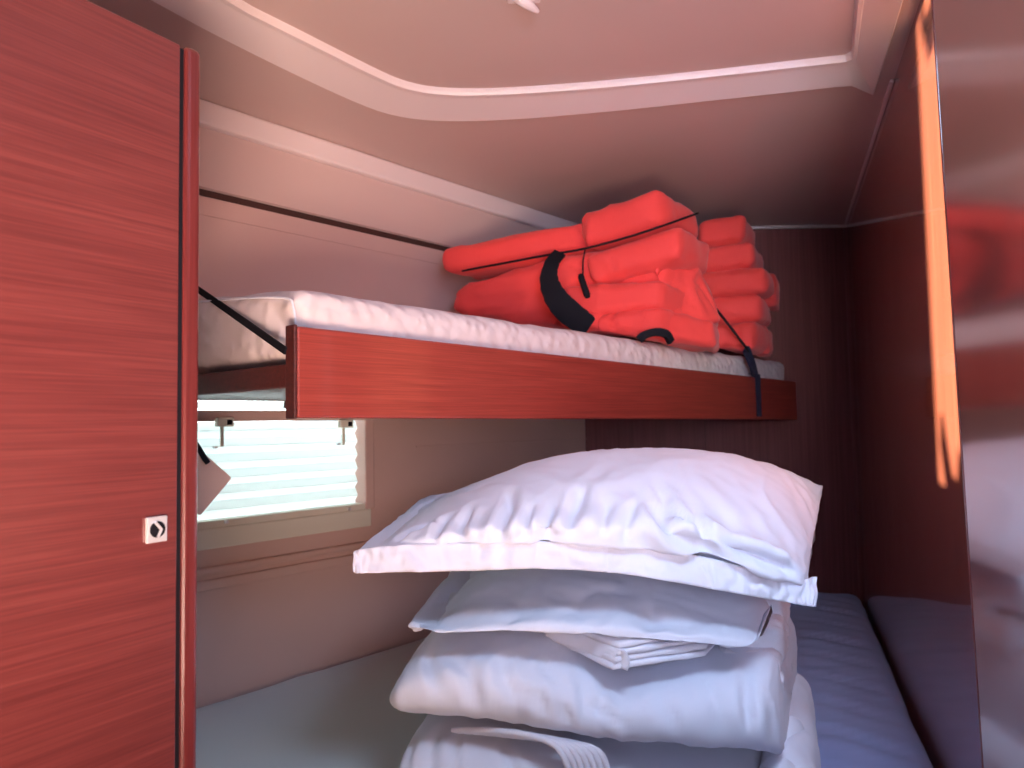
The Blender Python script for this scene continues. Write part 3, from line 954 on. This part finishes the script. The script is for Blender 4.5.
# duvet, folded into a thick roll
D1 = [(389, 684, 690, 1.17, 1.52), (393, 660, 708, 1.13, 1.56), (405, 645, 720, 1.11, 1.58), (440, 639, 724, 1.10, 1.60), (490, 638, 730, 1.09, 1.60), (550, 645, 740, 1.085, 1.60),
      (610, 668, 748, 1.085, 1.60), (660, 664, 754, 1.085, 1.60), (715, 656, 760, 1.09, 1.60), (760, 652, 766, 1.095, 1.60), (774, 656, 765, 1.11, 1.58), (781, 680, 748, 1.13, 1.56)]
bm = soft_loft(D1, (0.12, 0.45), n_=2.6)
crs = place_creases(bm, [
    ([(455, 655), (470, 680), (475, 700)], .010, .005), ([(500, 650), (505, 680), (520, 705)], .010, .005),
    ([(520, 690), (540, 700), (548, 715)], .006, .005), ([(580, 670), (585, 700), (600, 722)], .009, .005),
    ([(595, 700), (605, 712), (622, 722)], .006, .005), ([(660, 690), (665, 710), (680, 730)], .010, .004),
    ([(710, 680), (715, 705), (722, 730)], .010, .004), ([(430, 650), (432, 670), (440, 690)], .008, .005),
    ([(540, 655), (548, 670), (560, 690)], .008, .004), ([(560, 700), (566, 712), (572, 726)], .006, .004), ([(745, 668), (748, 700), (752, 735)], .010, .005)])
crs = [(a, b_, c_ * 1.5) for a, b_, c_ in crs]
rough_up(bm, 0.003, 7.0, 9.0, 0.0022, crs, 0.0045, 30.0)
d1 = ob('duvet', bm, 'duvet_cotton', smooth=True)
tag(d1, 'thick white duvet folded into a roll, under the folded sheet', 'duvet', 'folded white duvets in the stack')
# folded layers showing at its right end
for k, (xa_, xb_, za, zb_, yA, yB) in enumerate(((0.385, 0.420, 0.800, 0.875, 1.19, 1.5), (0.380, 0.428, 0.852, 0.925, 1.20, 1.52), (0.39, 0.440, 0.90, 0.965, 1.22, 1.55), (0.40, 0.462, 0.93, 0.995, 1.27, 1.55))):
    sx = 0.40 * (yB - yA)
    c = [(xa_ - .06, yA, za), (xb_, yA, za), (xb_ + sx, yB, za), (xa_ - .06 + sx, yB, za), (xa_ - .06, yA, zb_), (xb_ - 0.004, yA, zb_), (xb_ + sx, yB, zb_), (xa_ - .06 + sx, yB, zb_)]
    ob('end_fold', softbox_bm(c, 0.012, (14, 46, 18), amp=0.008, ns=17, seed=20 + k, fine=.004), 'duvet_edge', d1, smooth=True)

# lower duvet
D2 = [(390, 764, 790, 1.14, 1.55), (394, 742, 830, 1.11, 1.57), (412, 730, 845, 1.10, 1.60), (470, 727, 850, 1.10, 1.60), (530, 733, 852, 1.095, 1.60),
      (590, 748, 852, 1.09, 1.60), (650, 758, 852, 1.09, 1.60), (720, 765, 852, 1.10, 1.60), (765, 770, 850, 1.12, 1.58), (774, 790, 840, 1.14, 1.56)]
bm = soft_loft(D2, (0.12, 0.40), n_=3.0)
crs = place_creases(bm, [([(440, 733), (432, 750), (432, 775)], .007, .006), ([(462, 733), (456, 752), (452, 775)], .006, .006), ([(415, 740), (410, 755), (408, 775)], .006, .005), ([(500, 740), (510, 755), (512, 775)], .007, .005)])
rough_up(bm, 0.004, 9.0, 14.0, 0.001, crs, 0.004, 26.0)
d2 = ob('duvet', bm, 'duvet_edge', smooth=True)
tag(d2, 'white duvet at the foot of the stack, its folded layers curving at the front', 'duvet', 'folded white duvets in the stack')
for k in range(7):
    o = 6.5 * k
    pts = smooth_path([at(452 + o * 1.4, 730 + k * .8, 1.16), at(500 + o, 731 + k * 1.2, 1.118), at(542 + o, 739 + k, 1.093), at(562 + o, 754, 1.077), at(569 + o, 782, 1.075), at(556 + o, 812, 1.09)], 8)
    pts = [p + Vector((0.001 * nz(i_ * .4, k), 0, 0.0012 * nz(i_ * .5, k + 9))) for i_, p in enumerate(pts)]
    ob('fold_layer', tube_bm(pts, [0.003] + [0.0048] * (len(pts) - 2) + [0.003], 10), 'duvet_edge', d2, smooth=True)
c = [(0.37, 1.16, 0.645), (0.465, 1.15, 0.645), (0.60, 1.52, 0.645), (0.50, 1.52, 0.645), (0.37, 1.16, 0.765), (0.462, 1.15, 0.77), (0.595, 1.52, 0.80), (0.50, 1.52, 0.80)]
ob('end_fold', softbox_bm(c, 0.045, (14, 34, 16), amp=0.008, ns=9, seed=31, fine=.001), 'white_cotton', d2, smooth=True)
c = [(0.36, 1.13, 0.66), (0.43, 1.12, 0.66), (0.50, 1.3, 0.66), (0.43, 1.3, 0.66), (0.36, 1.13, 0.755), (0.42, 1.12, 0.75), (0.50, 1.3, 0.80), (0.43, 1.3, 0.80)]
ob('end_fold', softbox_bm(c, 0.035, (12, 20, 12), amp=0.008, ns=11, seed=35), 'white_cotton', d2, smooth=True)

for o_ in list(bpy.data.objects):
    nm_ = o_.name.split('.')[0]
    if o_.parent and nm_ in ('webbing_strap', 'strap_loop'): o_['label'] = 'black webbing strap'
    if o_.parent and nm_ == 'stay_strap': o_['label'] = 'black strap slanting up from the board end'

# ------------------------------------------------------------------ open door at the left
DE = at(183, 400, 0.80)
dd = Vector((-0.6, -1.0, 0)).normalized()
MD = frame_m((DE.x, DE.y, 0), -dd)      # local x along the door, ending at the free edge (x = 0)
ztop = at(185, 47, 0.80).z
dr = thing('cabin_door', 'open varnished red-brown wooden cabin door with a square chrome latch plate', 'door', (DE.x, DE.y, 0))
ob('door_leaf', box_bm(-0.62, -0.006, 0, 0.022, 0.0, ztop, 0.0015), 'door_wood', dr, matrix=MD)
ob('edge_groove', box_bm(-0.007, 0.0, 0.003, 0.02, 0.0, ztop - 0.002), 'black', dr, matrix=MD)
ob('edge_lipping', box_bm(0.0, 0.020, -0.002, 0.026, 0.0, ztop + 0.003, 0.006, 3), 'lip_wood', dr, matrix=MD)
# latch
pl = at(153, 529, 0.775)
li = MD.inverted() @ pl
lx, lz = li.x, pl.z
k_ = 0.0145
lt = ob('latch_plate', box_bm(lx - 0.0115, lx + 0.0115, -0.004, 0.0, lz - 0.0135, lz + 0.0135, 0.0012), 'chrome', dr, matrix=MD)
def disc(name, r, y0, y1, mat, par, n_=24):
    bm = bmesh.new()
    a = [bm.verts.new((lx + r * math.cos(2 * math.pi * i / n_), y0, lz + r * math.sin(2 * math.pi * i / n_))) for i in range(n_)]
    b_ = [bm.verts.new((lx + r * math.cos(2 * math.pi * i / n_), y1, lz + r * math.sin(2 * math.pi * i / n_))) for i in range(n_)]
    bm.faces.new(a); bm.faces.new(b_)
    for i in range(n_): bm.faces.new((a[i], a[(i + 1) % n_], b_[(i + 1) % n_], b_[i]))
    return ob(name, bm, mat, par, matrix=MD)
disc('ring_recess', 0.0085, -0.0048, -0.003, 'black', lt)
bm = bmesh.new()
for (a, b_) in (((-0.004, 0.008), (0.003, 0.0)), ((0.003, 0.0), (-0.001, -0.008))):
    A_, B_ = Vector((lx + a[0], -0.0062, lz + a[1])), Vector((lx + b_[0], -0.0062, lz + b_[1]))
    tube_bm([A_, B_], 0.0016, 8, bm=bm)
ob('pull_ring', bm, 'chrome', lt, matrix=MD)

# near wardrobe door on the right edge, glossy
NE = at(962, 450, 0.95)
nk = 0.10
MN = frame_m((NE.x, NE.y, 0), (nk, 1))
MN = MN @ Matrix.Translation((0, 0, 1.25)) @ Matrix.Rotation(math.radians(-0.8), 4, 'X') @ Matrix.Translation((0, 0, -1.25))
wd = thing('wardrobe_door', 'glossy varnished panel of a door close by at the right edge', 'door', (NE.x, NE.y, 0))
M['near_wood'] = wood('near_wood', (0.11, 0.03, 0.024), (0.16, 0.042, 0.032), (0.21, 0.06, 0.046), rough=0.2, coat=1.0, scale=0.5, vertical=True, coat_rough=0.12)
M['near_wood'].node_tree.nodes['Principled BSDF'].inputs['Coat IOR'].default_value = 4.0
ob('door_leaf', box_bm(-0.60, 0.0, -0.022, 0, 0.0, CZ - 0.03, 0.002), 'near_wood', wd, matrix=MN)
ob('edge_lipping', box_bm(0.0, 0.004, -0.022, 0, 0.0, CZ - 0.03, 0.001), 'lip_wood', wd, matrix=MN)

# small things
hk = thing('ceiling_fitting', 'small pale fitting fixed on the ceiling at the top of the picture', 'fitting', atz(535, 6, CZ + 0.04))
hc = atz(524, -6, CZ + 0.012)
ob('plate', box_bm(hc.x - .03, hc.x + .03, hc.y - .022, hc.y + .022, CZ + 0.006, CZ + 0.014, 0.003), 'liner_ring', hk)
hp_ = smooth_path([hc + Vector((-0.012, 0, -0.002)), hc + Vector((0.0, 0.006, -0.010)), hc + Vector((0.012, 0.016, -0.014)), hc + Vector((0.026, 0.030, -0.016))])
ob('hook', tube_bm(hp_, [0.012 - 0.008 * (k / (len(hp_) - 1)) ** 2 for k in range(len(hp_))], 12), 'liner_ring', hk, smooth=True)

cv = thing('hanging_flap', 'small brown square flap hanging cornerwise in front of the window blind', 'flap', at(205, 480, 1.35))
a = [at(183, 470, 1.33), at(197, 447, 1.33), at(232, 478, 1.33), at(200, 516, 1.33), at(178, 498, 1.33)]
bm = bmesh.new()
f1 = [bm.verts.new(p) for p in a]
f2 = [bm.verts.new(p + Vector((-0.006, 0.012, 0))) for p in a]
bm.faces.new(f1); bm.faces.new(f2[::-1])
for i in range(5): bm.faces.new((f1[i], f1[(i + 1) % 5], f2[(i + 1) % 5], f2[i]))
bmesh.ops.bevel(bm, geom=list(bm.edges), offset=0.002, segments=2, affect='EDGES')
ob('panel', bm, 'hull_vinyl', cv)
ob('hanger', tube_bm([at(196, 444, 1.335), at(205, 459, 1.325), at(208, 463, 1.325)], 0.005, 8), 'black', cv)
